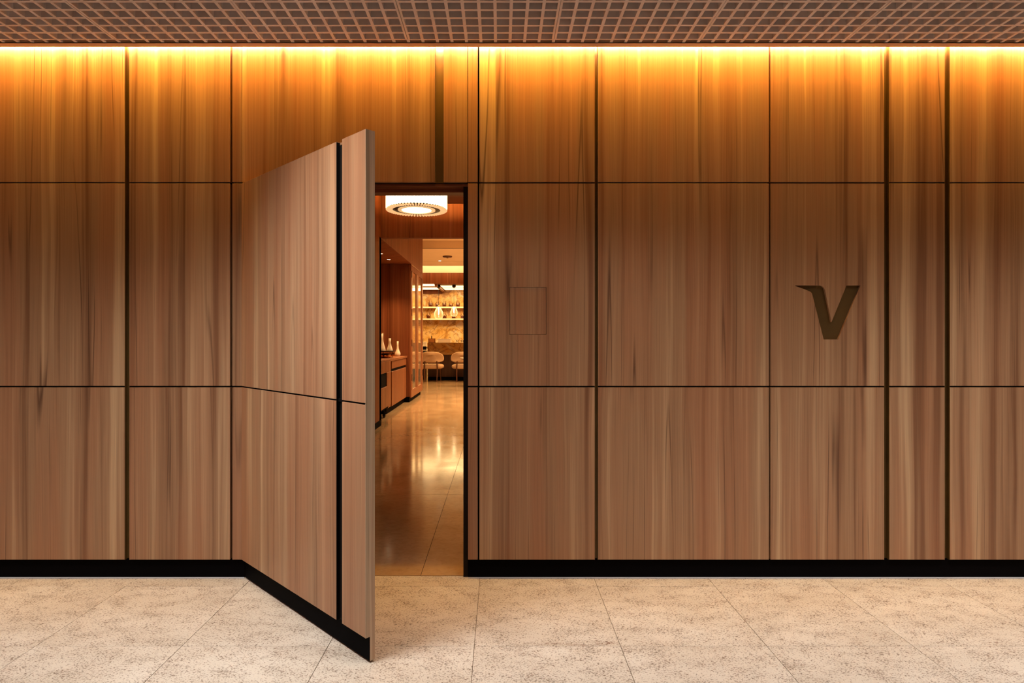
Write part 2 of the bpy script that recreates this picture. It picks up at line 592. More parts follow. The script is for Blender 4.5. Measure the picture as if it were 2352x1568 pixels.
HATCH = (1170, 1255, 659, 768)
ROWS = [(-140, 418), (421.2, 886), (889.5, 1285)]
COLS = [(wx(-1150), wx(-560), 'l'), (wx(-556), wx(-118), 'l'), (wx(-108), wx(-88), 'x'),
        ]
columns = [(-730, -424, 3), (-414, 286, 3), (297, 528, 3), (533.5, 555, 3), (556, 999, 1), (1019, 1073.5, 1), (1075, 1097, 3),
           (1101, 1366, 3), (1373.5, 1766, 3), (1770, 2031, 3), (2043, 2170, 3), (2182, 2480, 3), (2492, 2760, 3), (2765, 3025, 3)]
for ci, (a, b_, nrow) in enumerate(columns):
    for ri in range(nrow):
        p0, p1 = ROWS[ri]
        x0, x1, z1, z0 = wx(a), wx(b_), wz(p0), wz(p1)
        if ri == 0:
            z1 = ZTOP
        sd = ci * 0.731 + (0.0 if ri < 2 else 0.004) + 0.2
        rect = [(x0, z0), (x1, z0), (x1, z1), (x0, z1)]
        if ri == 1 and a == 1770:
            poly_prism('panel', rect, [sign_pts()], YF, YF + TH, 'wood', wall, sd)
        elif ri == 1 and a == 1101:
            h0, h1, g0, g1 = wx(HATCH[0]), wx(HATCH[1]), wz(HATCH[3]), wz(HATCH[2])
            poly_prism('panel', rect, [[(h0, g0), (h1, g0), (h1, g1), (h0, g1)]], YF, YF + TH, 'wood', wall, sd)
            g = 0.0014
            hp = box('access_hatch', h0 + g, h1 - g, YF + 0.0008, YF + TH, g0 + g, g1 - g, 'wood', wall, 0.0006, sd + 0.003)
            hp['label'] = 'flush square access hatch cut from the same veneer'
        else:
            box('panel', x0, x1, YF, YF + TH, z0, z1, 'wood', wall, 0.0008, sd)

# bronze channels recessed between panels
for (a, b_, z0) in [(-424, -414, wz(1286)), (286, 297, wz(1286)), (999, 1019, wz(418)), (1366, 1373.5, wz(1286)), (2031, 2043, wz(1286)), (2170, 2182, wz(1286)),
                    (2480, 2492, wz(1286))]:
    x0, x1 = wx(a), wx(b_)
    t = 0.0012
    boxes('bronze_channel', [(x0, x1, YF + TH - 0.002, YB, z0, ZTOP), (x0 + 0.0002, x0 + t, YF + 0.002, YF + TH, z0, ZTOP), (x1 - t, x1 - 0.0002, YF + 0.002, YF + TH, z0, ZTOP)],
          'bronze', wall)

sg = poly_prism('sign_letter', sign_pts(), [], YF + 0.014, YF + TH, 'bronze', None)
tag(sg, 'bronze letter V with a swept left serif, sunk into a walnut panel', 'sign')

# skirting
ZB = wz(1285)
YBASE = YF + 0.017
for nm, x0, x1, lab in (('baseboard_left', XL, wx(559), 'black recessed skirting under the panels on the hinge side of the door'),
                        ('baseboard_right', wx(1075), XR, 'black recessed skirting under the panels with the sunk letter')):
    bb = empty(nm)
    tag(bb, lab, 'baseboard', 'structure')
    box('board', x0, x1, YBASE, YB, 0.004, ZB, 'base_black', bb)
    box('sealant_bead', x0, x1, YBASE - 0.006, YBASE + 0.004, 0.0, 0.0045, 'sealant', bb)

# dark metal door frame on the latch side and along the head
fr = empty('trim_2')
tag(fr, 'dark metal frame lining the doorway', 'door frame', 'structure')
box('latch_jamb', wx(1074) - 0.024, wx(1074.5), YF + 0.03, YI + 0.01, 0.0, ZH - 0.012, 'frame_metal', fr)
box('hinge_jamb', OPL - 0.004, OPL + 0.01, YF + 0.05, YI + 0.01, 0.0, ZH - 0.012, 'frame_metal', fr)
box('head_stop', OPL + 0.01, wx(1074) - 0.024, YF + 0.085, YI + 0.01, ZH - 0.030, ZH - 0.012, 'wood_in_h', fr)

# ------------------------------------------------------------------ the pivoting door, 45 degrees open
HX, HY = wx(555), YF
door = empty('door_1', (HX, HY, 0), -math.radians(45.1))
tag(door, 'walnut panelled door standing ajar, flush with the wall cladding when shut', 'door', 'structure')
DW, DT = 1.184, 0.042
ZD = ZH - 0.003
Zc1, Zc0 = wz(886.3), wz(889.5)
ca, cb = 0.964, 1.010           # channel
CF = 0.016
box('core', 0.0, DW, CF + 0.004, DT, 0.010, ZD, 'wood', door, 0.0008, 5.1)
ee = box('edge_lipping', DW - 0.0005, DW + 0.0015, 0.020, DT, 0.008, ZD, 'wood_edge', door, 0.0, 2.2)
box('edge_lipping', DW - 0.0005, DW + 0.0015, 0.0, 0.020, ZB, ZD, 'wood_edge', door, 0.0, 2.2)
for (a, b_) in ((0.0, ca), (cb, DW - 0.0005)):
    box('panel', a, b_, 0.0, CF + 0.004, Zc1, ZD, 'wood', door, 0.0006, 5.1)
    box('panel', a, b_, 0.0, CF + 0.004, ZB, Zc0, 'wood', door, 0.0006, 5.12)
box('joint_backing', 0.001, DW - 0.03, 0.010, CF + 0.004, Zc0 - 0.003, Zc1 + 0.003, 'black', door)
boxes('channel', [(ca - 0.001, cb + 0.001, CF, CF + 0.0045, ZB, ZD - 0.012), (ca - 0.0005, ca + 0.0015, 0.0012, CF, ZB, ZD - 0.002), (cb - 0.0015, cb + 0.0005, 0.0012, CF, ZB, ZD - 0.002)],
      'channel_black', door)
box('kick_plate', 0.004, DW - 0.0005, 0.0175, 0.0205, 0.008, ZB + 0.002, 'base_black', door)

# ------------------------------------------------------------------ concourse floor of granite tiles
fl = empty('floor')
tag(fl, 'pale speckled granite tiles in front of the panelled wall', 'floor', 'structure')
box('bedding', XL, XR, -2.6, YI - 0.10, -0.08, -0.003, 'grout', fl)
TS = 0.6025
bm = bmesh.new()
g = 0.0011
bm_box(bm, g, TS - g, g, TS - g, -0.02, 0.0, 0.0007)
tile_me = bpy.data.meshes.new('tile')
bmesh.ops.recalc_face_normals(bm, faces=bm.faces)
bm.to_mesh(tile_me)
bm.free()
tile_me.materials.append(M['granite'])
tx0, ty0 = -0.105, 3.114
for i in range(-7, 8):
    for j in range(-10, 0):
        x = tx0 + i * TS
        y = ty0 + j * TS
        if x < XL - 0.1 or x + TS > XR + 0.4:
            continue
        o = link('tile', tile_me, fl, None, random.random() * 9)
        o.location = (x, y, random.uniform(-0.0004, 0))
# cut row against the wall
bm = bmesh.new()
bm_box(bm, g, TS - g, g, 0.138, -0.02, 0.0, 0.0007)
cut_me = bpy.data.meshes.new('cut_tile')
bmesh.ops.recalc_face_normals(bm, faces=bm.faces)
bm.to_mesh(cut_me)
bm.free()
cut_me.materials.append(M['granite'])
for i in range(-7, 8):
    x = tx0 + i * TS
    if x < XL - 0.1 or x + TS > XR + 0.4:
        continue
    o = link('tile', cut_me, fl, None, random.random() * 9)
    o.location = (x, ty0, random.uniform(-0.0004, 0))

# ------------------------------------------------------------------ louvred ceiling
ZL = 2.757
ce = empty('ceiling')
tag(ce, 'open cell louvre ceiling of square grid panels in front of the wall', 'ceiling', 'structure')
box('plenum_slab', XL, XR, 1.62, YB, 3.06, 3.14, 'plenum', ce)
MX, MY = 0.7295, 0.6895
CX, CY, BT, BH = MX / 10, MY / 10, 0.0146, 0.042
bm = bmesh.new()
e = 0.0012
for k in range(1, 10):
    bm_box(bm, k * CX - BT / 2, k * CX + BT / 2, e, MY - e, 0, BH)
    bm_box(bm, e, MX - e, k * CY - BT / 2, k * CY + BT / 2, 0.0003, BH - 0.0003)
for (a, b_, c, d) in ((e, 0.0115, e, MY - e), (MX - 0.0115, MX - e, e, MY - e), (e, MX - e, e, 0.0085), (e, MX - e, MY - 0.0085, MY - e)):
    bm_box(bm, a, b_, c, d, -0.0006, BH + 0.002)
lou_me = bpy.data.meshes.new('louvre_panel')
bm.to_mesh(lou_me)
bm.free()
lou_me.materials.append(M['louvre'])
YG = 3.044 + CY * 0.0
for i in range(-7, 6):
    for j in (-1,):
        x = 0.27 + i * MX
        if x < XL or x + MX > XR + 0.3:
            continue
        o = link('louvre_panel', lou_me, ce)
        o.location = (x + random.uniform(-.0006, .0006), YG + j * MY, ZL + random.uniform(-0.0012, 0.0012))
# stub louvres between the last full panel and the wall trim
bm = bmesh.new()
for k in range(0, 10):
    bm_box(bm, k * CX - BT / 2, k * CX + BT / 2, 0, 0.031, 0, BH)
st_me = bpy.data.meshes.new('louvre_stub')
bm.to_mesh(st_me)
bm.free()
st_me.materials.append(M['louvre'])
for i in range(-6, 6):
    x = 0.27 + i * MX
    if x < XL or x + MX > XR + 0.3:
        continue
    o = link('louvre_stub', st_me, ce)
    o.location = (x, YG, ZL + 0.002)

tr = empty('trim_1')
tag(tr, 'painted metal edge closing the louvre ceiling and hiding the light strip', 'trim', 'structure')
boxes('edge_profile', [(XL, XR, 3.075, 3.113, ZL - 0.004, ZL + 0.004), (XL, XR, 3.075, 3.079, ZL, ZL + 0.30)], 'trim_paint', tr)
ld = empty('light_strip', (0, 3.135, 2.85))
tag(ld, 'warm light strip hidden in the slot between the louvre ceiling and the wall', 'light strip')
box('diffuser', XL, XR, -0.012, 0.012, 0.0, 0.006, 'led', ld)
box('profile', XL, XR, -0.056, 0.018, 0.006, 0.02, 'dark_metal', ld)

boxes('solid_ceiling', [(XL, XR, -2.6, 2.0, ZL, ZL + 0.05), (XL, XR, 1.97, 2.0, ZL, 3.06), (XL, XR, 2.30, 2.35, ZL, 3.06)], 'plaster', ce)
# concourse shell behind the camera: a plain parapet wall opposite
wb = box('wall_back', XL, XR, -2.75, -2.6, -0.05, 2.8, 'plaster')
tag(wb, 'plain plastered wall across the concourse from the panelling', 'wall', 'structure')

# ------------------------------------------------------------------ interior shell
ix0, ix1 = -1.72, 1.7
YV = 8.83
fi = empty('floor_lounge')
tag(fi, 'polished brown stone floor inside the doorway', 'floor', 'structure')
box('bedding', -6.2, 6.2, YI - 0.1, 21, -0.1, -0.004, 'grout_dark', fi)
xs = [-6.2, -5.2225, -4.0225, -2.8225, -1.6225, -0.4225, 0.7775, 1.9775, 3.1775, 4.3775, 5.5775]
ys = [YI - 0.10, 4.93, 7.14, 9.35, 11.56, 13.77, 15.98, 18.19, 20.4]
gj = 0.0015
for x0, x1 in zip(xs, xs[1:]):
    for y0, y1 in zip(ys, ys[1:]):
        if (y0 < 8.8 and (x1 < -1.7 or x0 > 1.9)):
            continue
        box('stone_slab', x0 + gj, x1 - gj, y0 + gj, y1 - gj, -0.02, 0.0, 'polished', fi)

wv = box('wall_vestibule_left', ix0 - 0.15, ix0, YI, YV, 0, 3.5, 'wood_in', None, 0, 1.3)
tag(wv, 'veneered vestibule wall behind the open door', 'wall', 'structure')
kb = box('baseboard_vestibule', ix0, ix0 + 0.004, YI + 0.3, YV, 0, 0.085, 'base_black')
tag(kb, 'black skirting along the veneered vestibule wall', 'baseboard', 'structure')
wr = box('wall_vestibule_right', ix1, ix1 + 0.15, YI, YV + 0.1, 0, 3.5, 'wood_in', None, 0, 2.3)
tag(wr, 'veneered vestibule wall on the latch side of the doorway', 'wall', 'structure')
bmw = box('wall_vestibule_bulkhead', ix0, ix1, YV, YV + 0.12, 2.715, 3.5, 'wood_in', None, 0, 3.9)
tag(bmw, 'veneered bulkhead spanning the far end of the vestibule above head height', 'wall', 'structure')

cv = empty('ceiling_vestibule')
tag(cv, 'dropped veneer ceiling of the vestibule with a glowing slot around it', 'ceiling', 'structure')
box('upper_slab', ix0 - 0.15, ix1 + 0.15, YI - 0.02, YV + 0.12, 3.5, 3.6, 'plaster', cv)
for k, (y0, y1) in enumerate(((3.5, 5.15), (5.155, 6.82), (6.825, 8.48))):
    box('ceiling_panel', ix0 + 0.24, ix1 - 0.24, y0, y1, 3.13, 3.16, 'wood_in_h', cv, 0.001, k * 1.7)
for (a, b_, c, d) in ((ix0 + 0.27, ix0 + 0.29, 3.6, 8.4), (ix1 - 0.29, ix1 - 0.27, 3.6, 8.4), (ix0 + 0.3, ix1 - 0.3, 8.42, 8.44)):
    box('slot_light', a, b_, c, d, 3.165, 3.185, 'slot_led', cv)

# lounge ceiling
cl = empty('ceiling_lounge')
tag(cl, 'painted lounge ceiling in wide boards with dark joints', 'ceiling', 'structure')
ZC = 3.32
box('upper_slab', -6.2, 6.2, YV + 0.12, 21.0, 3.62, 3.72, 'plaster_white', cl)
for y0, y1, zc in ((YV + 0.12, 11.6, 3.50), (11.62, 14.05, 3.50), (14.05, 16.4, ZC), (16.425, 17.45, ZC)):
    box('ceiling_board', -6.0, 6.0, y0, y1, zc, zc + 0.03, 'ceiling_in', cl)
box('ceiling_step', -6.0, 6.0, 14.03, 14.05, ZC + 0.004, 3.50, 'ceiling_in', cl)
box('joint_backing', -6.0, 6.0, 16.3, 16.5, ZC + 0.031, ZC + 0.036, 'black', cl)
box('step_joint_strip', -6.0, 6.0, 14.032, 14.05, ZC - 0.002, ZC + 0.004, 'black', cl)  # solid black strip, dark line along the lower edge of the step
box('cove_light', -5.9, 5.9, 17.38, 17.42, ZC + 0.031, ZC + 0.05, 'riser_led', cl)
# bar soffit
box('cove_riser', -6.0, 6.0, 18.0, 18.1, 3.17, 3.62, 'plaster_white', cl)
ws = empty('ceiling_bar')
tag(ws, 'veneered soffit over the bar holding luminous panels', 'ceiling', 'structure')
box('fascia', -6.0, 6.0, 17.98, 18.02, 2.855, 3.18, 'wood_in', ws, 0, 6.6)
box('soffit', -6.0, 6.0, 18.02, 20.5, 2.865, 2.98, 'wood_in_h', ws, 0, 4.4)
box('coffer_beam', -1.93, -1.86, 18.02, 20.5, 2.80, 2.865, 'fluted', ws, 0.002, 1)
for y0, y1 in ((18.06, 18.85), (19.40, 20.2)):
    box('luminous_panel', -5.0, -1.96, y0, y1, 2.857, 2.866, 'light_panel', ws, 0.004)
box('back_pelmet', -5.0, -1.93, 20.42, 20.5, 2.74, 2.865, 'wood_in', ws, 0.002, 1.2)
for y0, y1 in ((18.70, 19.15), (19.36, 19.80), (19.98, 20.38)):
    box('luminous_panel', -1.83, 3.0, y0, y1, 2.857, 2.866, 'light_panel', ws, 0.004)

for nm, b_, mt, lb in (('wall_lounge_left', (-6.2, -6.0, 13.72, 20.7, 0, 3.62), 'plaster', 'plain far side wall of the lounge beyond the wine cabinet'),
                       ('wall_lounge_right', (6.0, 6.2, YV, 20.7, 0, 3.62), 'plaster', 'plain far side wall of the lounge beyond the bar stools'),
                       ('wall_lounge_front', (ix1 + 0.15, 6.2, YV, YV + 0.12, 0, 3.62), 'wood_in', 'veneered partition between the vestibule and the lounge')):
    o = box(nm, *b_, mt, None, 0, 2.0)
    tag(o, lb, 'wall', 'structure')
wbk = empty('wall_bar_back')
tag(wbk, 'golden onyx slab wall behind the bar', 'wall', 'structure')
sx = [-6.0, -4.4, -3.05, -1.70, -0.35, 1.0, 2.35, 3.7, 6.0]
for k, (x0, x1) in enumerate(zip(sx, sx[1:])):
    o = box('onyx_slab', x0 + 0.001, x1 - 0.001, 20.5, 20.53, 0.0, 2.94, 'onyx', wbk, 0.001)
box('backing', -6.0, 6.0, 20.53, 20.7, 0.0, 3.62, 'plaster', wbk)

# niche beside the vestibule
nb = empty('wall_niche')
tag(nb, 'veneered niche with a lit soffit behind the sideboard', 'wall', 'structure')
box('back_panel', -2.60, -2.46, YV, 13.7, 0, 2.715, 'wood_in', nb, 0, 0.7)
box('near_return', -2.46, ix0 - 0.0, YV - 0.12, YV + 0.0, 0, 2.715, 'wood_in', nb, 0, 0.9)
box('bulkhead', -2.60, -1.735, YV, 13.7, 2.715, 3.62, 'wood_in', nb, 0.001, 1.9)
box('closing_wall', -6.2, -2.60, 13.60, 13.72, 0, 3.62, 'plaster', nb)
for lx, ly, nl in ((-2.05, 10.5, 'small round downlight in the niche soffit on the vestibule side'), (-2.06, 11.3, 'small round downlight in the niche soffit next to the wine cabinet')):
    d = empty('downlight', (lx, ly, 2.715))
    tag(d, nl, 'light', None, 'downlights in the niche soffit')
    lathe('bezel', [(0.030, -0.001), (0.042, -0.004), (0.046, 0.0)], 'brass', d)
    lathe('lens', [(0.0, -0.003), (0.030, -0.002), (0.030, 0.0)], 'spot', d)
    l = bpy.data.lights.new('downlight_beam', 'SPOT')
    l.energy = 95
    l.color = (1.0, 0.55, 0.2)
    l.spot_size = math.radians(95)
    l.spot_blend = 0.7
    l.shadow_soft_size = 0.03
    lo = bpy.data.objects.new('downlight_beam', l)
    lo.parent = d
    lo.location = (0, 0, -0.02)
    COL.objects.link(lo)

# ------------------------------------------------------------------ wine cabinet
wc = empty('wine_cabinet', (-1.735, 12.0, 0))
tag(wc, 'tall veneered wine cabinet with two narrow glass doors at the niche end', 'cabinet')
box('carcass', -0.72, -0.022, -0.05, 1.70, 0.11, 2.714, 'wood_in', wc, 0.001, 3.3)
box('plinth', -0.72, -0.045, -0.02, 1.66, 0.0, 0.11, 'base_black', wc)
box('bottom_rail', -0.022, 0.0, -0.05, 1.70, 0.09, 0.24, 'fluted', wc, 0.001, 4.2)
box('top_rail', -0.022, 0.0, -0.05, 1.70, 2.58, 2.714, 'wood_in', wc, 0.001, 4.6)
box('light_bead', 0.0, 0.004, -0.05, 1.70, 2.70, 2.706, 'brass', wc)
for k, y0 in enumerate((-0.05, 0.83)):
    dr = box('door', -0.020, -0.012, y0 + 0.10, y0 + 0.76, 0.24, 2.58, 'cab_glass', wc)
    dr['label'] = 'tinted glass cabinet door in a veneer frame'
    box('stile', -0.022, 0.004, y0, y0 + 0.13, 0.24, 2.58, 'fluted', dr, 0.001, 5.0)
    box('stile', -0.022, 0.004, y0 + 0.73, y0 + 0.87, 0.24, 2.58, 'fluted', dr, 0.001, 5.6)
    for z in (0.42, 1.10, 1.70, 2.45):
        box('hinge', 0.004, 0.008, y0 + (0.02 if k == 0 else 0.80), y0 + (0.06 if k == 0 else 0.84), z, z + 0.13, 'black', dr)

# ------------------------------------------------------------------ sideboard, trolley
sb = empty('sideboard', (-2.14, 11.0, 0))
tag(sb, 'low fluted veneer sideboard built into the niche', 'sideboard')
box('body', -0.31, 0.285, -0.9, 0.93, 0.10, 0.875, 'fluted', sb, 0.001, 1.1)
box('toe_kick', -0.31, 0.26, -0.9, 0.93, 0.0, 0.10, 'base_black', sb)
box('worktop', -0.315, 0.325, -0.9, 0.945, 0.875, 0.912, 'fluted', sb, 0.002, 2.4)
box('finger_groove', 0.283, 0.289, -0.64, 0.93, 0.695, 0.735, 'black', sb)
bm = bmesh.new()
for k in range(29):
    y = -0.64 + k * 0.054
    bm_box(bm, 0.285, 0.310, y + 0.002, y + 0.052, 0.105, 0.69, 0.004)
fin('door_slats', bm, 'fluted', sb, seed=3.3)
bm = bmesh.new()
for k in range(29):
    y = -0.64 + k * 0.054
    bm_box(bm, 0.285, 0.310, y + 0.002, y + 0.052, 0.74, 0.872, 0.004)
fin('drawer_slats', bm, 'fluted', sb, seed=3.3)

tl = empty('serving_trolley', (-2.08, 9.55, 0))
tag(tl, 'fluted veneer serving trolley on black spoked wheels beside the sideboard', 'trolley')
box('body', -0.25, 0.27, -0.52, 0.50, 0.16, 0.90, 'fluted', tl, 0.003, 8.1)
box('top', -0.255, 0.29, -0.525, 0.505, 0.90, 0.925, 'fluted', tl, 0.002, 8.8)
bm = bmesh.new()
for k in range(10):
    y = -0.5 + k * 0.064
    bm_box(bm, 0.27, 0.287, y + 0.002, y + 0.062, 0.165, 0.495, 0.004)
for k in range(16):
    y = -0.5 + k * 0.062
    bm_box(bm, 0.27, 0.287, y + 0.002, y + 0.060, 0.715, 0.895, 0.004)
for k in range(5):
    y = 0.15 + k * 0.068
    bm_box(bm, 0.27, 0.287, y + 0.002, y + 0.066, 0.165, 0.715, 0.004)
fin('front_slats', bm, 'fluted', tl, seed=8.4)
box('dark_bay_panel', 0.268, 0.273, -0.46, 0.142, 0.50, 0.71, 'black', tl)  # flat panel, its black stands in for the shade inside the opening
for (wy, wxx) in ((0.10, 0.25), (-0.40, 0.25), (0.10, -0.2), (-0.40, -0.2)):
    w = torus('wheel', 0.066, 0.011, 'black', tl, (wxx, wy, 0.077), 'X')
    sg_ = []
    for k in range(6):
        t = k * math.pi / 3 + 0.3
        sg_.append(((wxx, wy, 0.077), (wxx, wy + 0.062 * math.cos(t), 0.077 + 0.062 * math.sin(t)), 0.006))
    sg_.append(((wxx - 0.02, wy, 0.077), (wxx + 0.02, wy, 0.077), 0.014))
    tubes('spokes', sg_, 'black', w, 8)
box('chassis', -0.25, 0.26, -0.5, 0.40, 0.13, 0.16, 'black', tl)

# things on the sideboard
ck = empty('copper_burner', (-1.99, 10.62, 0.912))
tag(ck, 'small copper table burner with a dark round tray on its rim', 'burner')
lathe('bowl', [(0.0, 0.0), (0.075, 0.0), (0.10, 0.02), (0.105, 0.05), (0.085, 0.075), (0.05, 0.085), (0.0, 0.085)], 'copper', ck)
tubes('arm', [((0.05, 0.02, 0.052), (0.155, 0.03, 0.062), 0.020, 0.026)], 'copper', ck, 14)
for t in (0.4, 2.5, 4.6):
    tubes('post', [((0.11 * math.cos(t), 0.11 * math.sin(t), 0.004), (0.13 * math.cos(t), 0.13 * math.sin(t), 0.115), 0.005)], 'black', ck, 8)
lathe('tray', [(0.0, 0.112), (0.15, 0.112), (0.175, 0.128), (0.172, 0.131), (0.148, 0.118), (0.0, 0.118)], 'dark_metal', ck, 32)


def carafe(name, loc, h, r, rn, mat, label, bulb=False, rim=None):
    o = empty(name, loc)
    tag(o, label, 'vase', None)
    if bulb:
        p = [(0, 0), (r * .62, 0), (r * .9, h * .06), (r, h * .14), (r * .93, h * .23), (r * .62, h * .36), (rn * 1.25, h * .52), (rn, h * .72), (rn * 1.02, h), (rn * .8, h), (rn * .8, h * .9)]
    else:
        p = [(0, 0), (r * .95, 0), (r, h * .04), (r * .86, h * .18), (r * .6, h * .36), (rn * 1.2, h * .55), (rn, h * .7), (rn * 1.08, h), (rn * .85, h), (rn * .85, h * .9)]
    lathe('body', p, mat, o, 28)
    if rim:
        torus('rim', rn * 1.0, 0.004, rim, o, (0, 0, h), 'Z')
    return o


carafe('carafe', (-2.055, 10.62, 1.031), 0.315, 0.068, 0.022, 'ceramic', 'taller cream carafe with a gold rim on the burner tray', rim='brass')
carafe('carafe', (-1.925, 10.66, 1.031), 0.225, 0.056, 0.019, 'ceramic', 'shorter cream carafe without a rim on the burner tray')
carafe('bud_vase', (-1.965, 11.72, 0.912), 0.285, 0.056, 0.017, 'ceramic', 'white bud vase with a round belly at the end of the sideboard', bulb=True)

# ------------------------------------------------------------------ chandelier
ch = empty('chandelier', ((957 - VPX) / FPX * 6.1, 6.1, 3.13))
tag(ch, 'drum chandelier of glowing white rods with bronze rings in the vestibule', 'chandelier')
zb, zt, R = -0.575, -0.405, 0.292
lathe('canopy', [(0, 0), (0.08, 0), (0.08, -0.02), (0.06, -0.03), (0, -0.03)], 'brass', ch)
tubes('stem', [((0, 0, -0.02), (0, 0, zt + 0.02), 0.008)], 'brass', ch)
lathe('diffuser', [(R - 0.022, zt), (R - 0.022, zb + 0.006)], 'lamp', ch, 56)
lathe('top_plate', [(0.02, zt + 0.004), (R - 0.01, zt + 0.004), (R - 0.01, zt), (0.02, zt)], 'brass', ch, 48)
NR = 60
bm = bmesh.new()
tube(bm, (0, 0, zb), (0, 0, zt), 0.0115, seg=8)
rod_me = bpy.data.meshes.new('rod')
bm.to_mesh(rod_me)
bm.free()
rod_me.materials.append(M['lamp'])
for k in range(NR):
    t = 2 * math.pi * k / NR
    o = link('rod', rod_me, ch)
    o.location = (R * math.cos(t), R * math.sin(t), 0)
bm = bmesh.new()
bm_box(bm, 0.238, 0.304, -0.0085, 0.0085, zb - 0.016, zb - 0.003, 0.003)
cap_me = bpy.data.meshes.new('rod_cap')
bm.to_mesh(cap_me)
bm.free()
cap_me.materials.append(M['lamp_ring'])
for k in range(NR):
    o = link('rod_cap', cap_me, ch)
    o.rotation_euler = (0, 0, 2 * math.pi * k / NR)
def ring(name, r0, r1, z0, z1, mat):
    return lathe(name, [(r0, z0), (r1, z0), (r1, z1), (r0, z1), (r0, z0)], mat, ch, 60)
ring('bronze_ring', 0.184, R + 0.006, zb - 0.006, zb + 0.002, 'dark_metal')
ring('inner_ring', 0.148, 0.186, zb - 0.014, zb + 0.003, 'lamp_ring')
lathe('lens', [(0.0, zb - 0.006), (0.148, zb - 0.006)], 'lamp', ch, 48)

# ------------------------------------------------------------------ bar
br = empty('bar_counter', (0, 18.0, 0))
tag(br, 'long bar with a brown marble upstand, slim ledge and dark panelled front', 'bar counter')
bx0, bx1 = -2.13, 4.2
box('plinth', bx0, bx1, 0.02, 0.70, 0.0, 0.11, 'base_black', br)
for k in range(16):
    x = bx0 + k * (bx1 - bx0) / 16
    box('front_panel', x + 0.002, x + (bx1 - bx0) / 16 - 0.002, 0.0, 0.02, 0.11, 0.76, 'dark_wood', br, 0.002, k * 1.3)
box('body', bx0, bx1, 0.02, 0.68, 0.11, 1.08, 'dark_wood', br, 0, 2)
box('ledge', bx0 - 0.08, bx1, -0.06, 0.0, 0.762, 0.80, 'onyx_dark', br, 0.004)
for k in range(4):
    x = bx0 + k * (bx1 - bx0) / 4
    box('marble_upstand', x + 0.0005, x + (bx1 - bx0) / 4 - 0.0005, -0.03, 0.0, 0.80, 1.116, 'onyx_dark', br, 0.001)
box('marble_top', bx0, bx1, 0.0, 0.70, 1.08, 1.116, 'onyx_dark', br, 0.002)

# back shelves and their bottles
def shelf(z, label):
    o = empty('bar_shelf', (0.6, 20.5, z))
    tag(o, label, 'shelf')
    box('board', -3.4, 3.4, -0.26, 0.0, -0.052, 0.0, 'onyx', o, 0.003)
    box('edge_strip', -3.4, 3.4, -0.264, -0.26, -0.050, -0.002, 'ceramic', o)
    return o
shelf(2.30, 'upper onyx bottle shelf on the wall behind the bar')
shelf(1.905, 'lower onyx bottle shelf on the wall behind the bar')


def bottle(x, z, h, fill, w, label, group):
    o = empty('decanter', (x, 20.36, z))
    tag(o, label, 'bottle', None, group)
    box('spirit', -w / 2, w / 2, -w / 2, w / 2, 0.003, fill, 'amber', o, 0.004)
    a = w / 2 + 0.004
    lathe('glass', [(a * 1.15, 0.0), (a * 1.2, fill), (a * 1.0, fill + 0.03), (0.018, fill + 0.09), (0.016, h), (0.024, h + 0.005), (0.02, h + 0.03), (0.0, h + 0.035)], 'glass', o, 16)
    return o


ORD = ('first', 'second', 'third', 'fourth', 'fifth')
for k, (x, h, f) in enumerate(((-2.31, 0.24, 0.125), (-2.085, 0.22, 0.09), (-1.855, 0.23, 0.115), (-1.635, 0.22, 0.08), (-1.40, 0.23, 0.11))):
    bottle(x, 2.30, h, f, 0.105, ORD[k] + ' amber decanter from the wine cabinet side on the upper shelf', 'decanters on the upper shelf')
for k, (x, h, f) in enumerate(((-2.38, 0.24, 0.11), (-1.845, 0.22, 0.105), (-1.54, 0.20, 0.09), (-1.245, 0.22, 0.10))):
    bottle(x, 1.905, h, f, 0.105, ORD[k] + ' amber decanter from the wine cabinet side on the lower shelf', 'decanters on the lower shelf')

# pendants
def pendant(x, y, ztop, zbot, r, label):
    o = empty('pendant_lamp', (x, y, 2.865))
    tag(o, label, 'pendant lamp', None)
    t, b_ = ztop - 2.865, zbot - 2.865
    h = t - b_
    lathe('canopy', [(0, 0), (0.055, 0), (0.055, -0.06), (0.03, -0.09), (0, -0.09)], 'dark_metal', o)
    tubes('cable', [((0, 0, -0.08), (0, 0, t), 0.0045)], 'dark_metal', o, 6)
    lathe('socket', [(0, t + 0.03), (0.018, t + 0.03), (0.024, t - 0.03), (0, t - 0.03)], 'brass', o)
    pr = [(0.20, 0.0), (0.42, -0.12), (0.72, -0.32), (0.95, -0.52), (1.0, -0.66), (0.93, -0.80), (0.74, -0.92), (0.42, -0.985), (0.0, -1.0)]
    lathe('shade', [(r * a, t + h * c) for a, c in pr], 'pendant_glass', o, 32)
    lathe('bulb', [(0.0, t - 0.03), (0.014, t - 0.05), (r * .10, t - h * .48), (r * .10, t - h * .6), (0, t - h * .68)], 'filament', o, 14)
    return o
pendant(-1.85, 18.45, 2.225, 1.825, 0.145, 'larger teardrop glass pendant lamp over the bar end')
pendant(-1.387, 18.45, 2.235, 1.905, 0.114, 'smaller teardrop glass pendant lamp further along the bar')

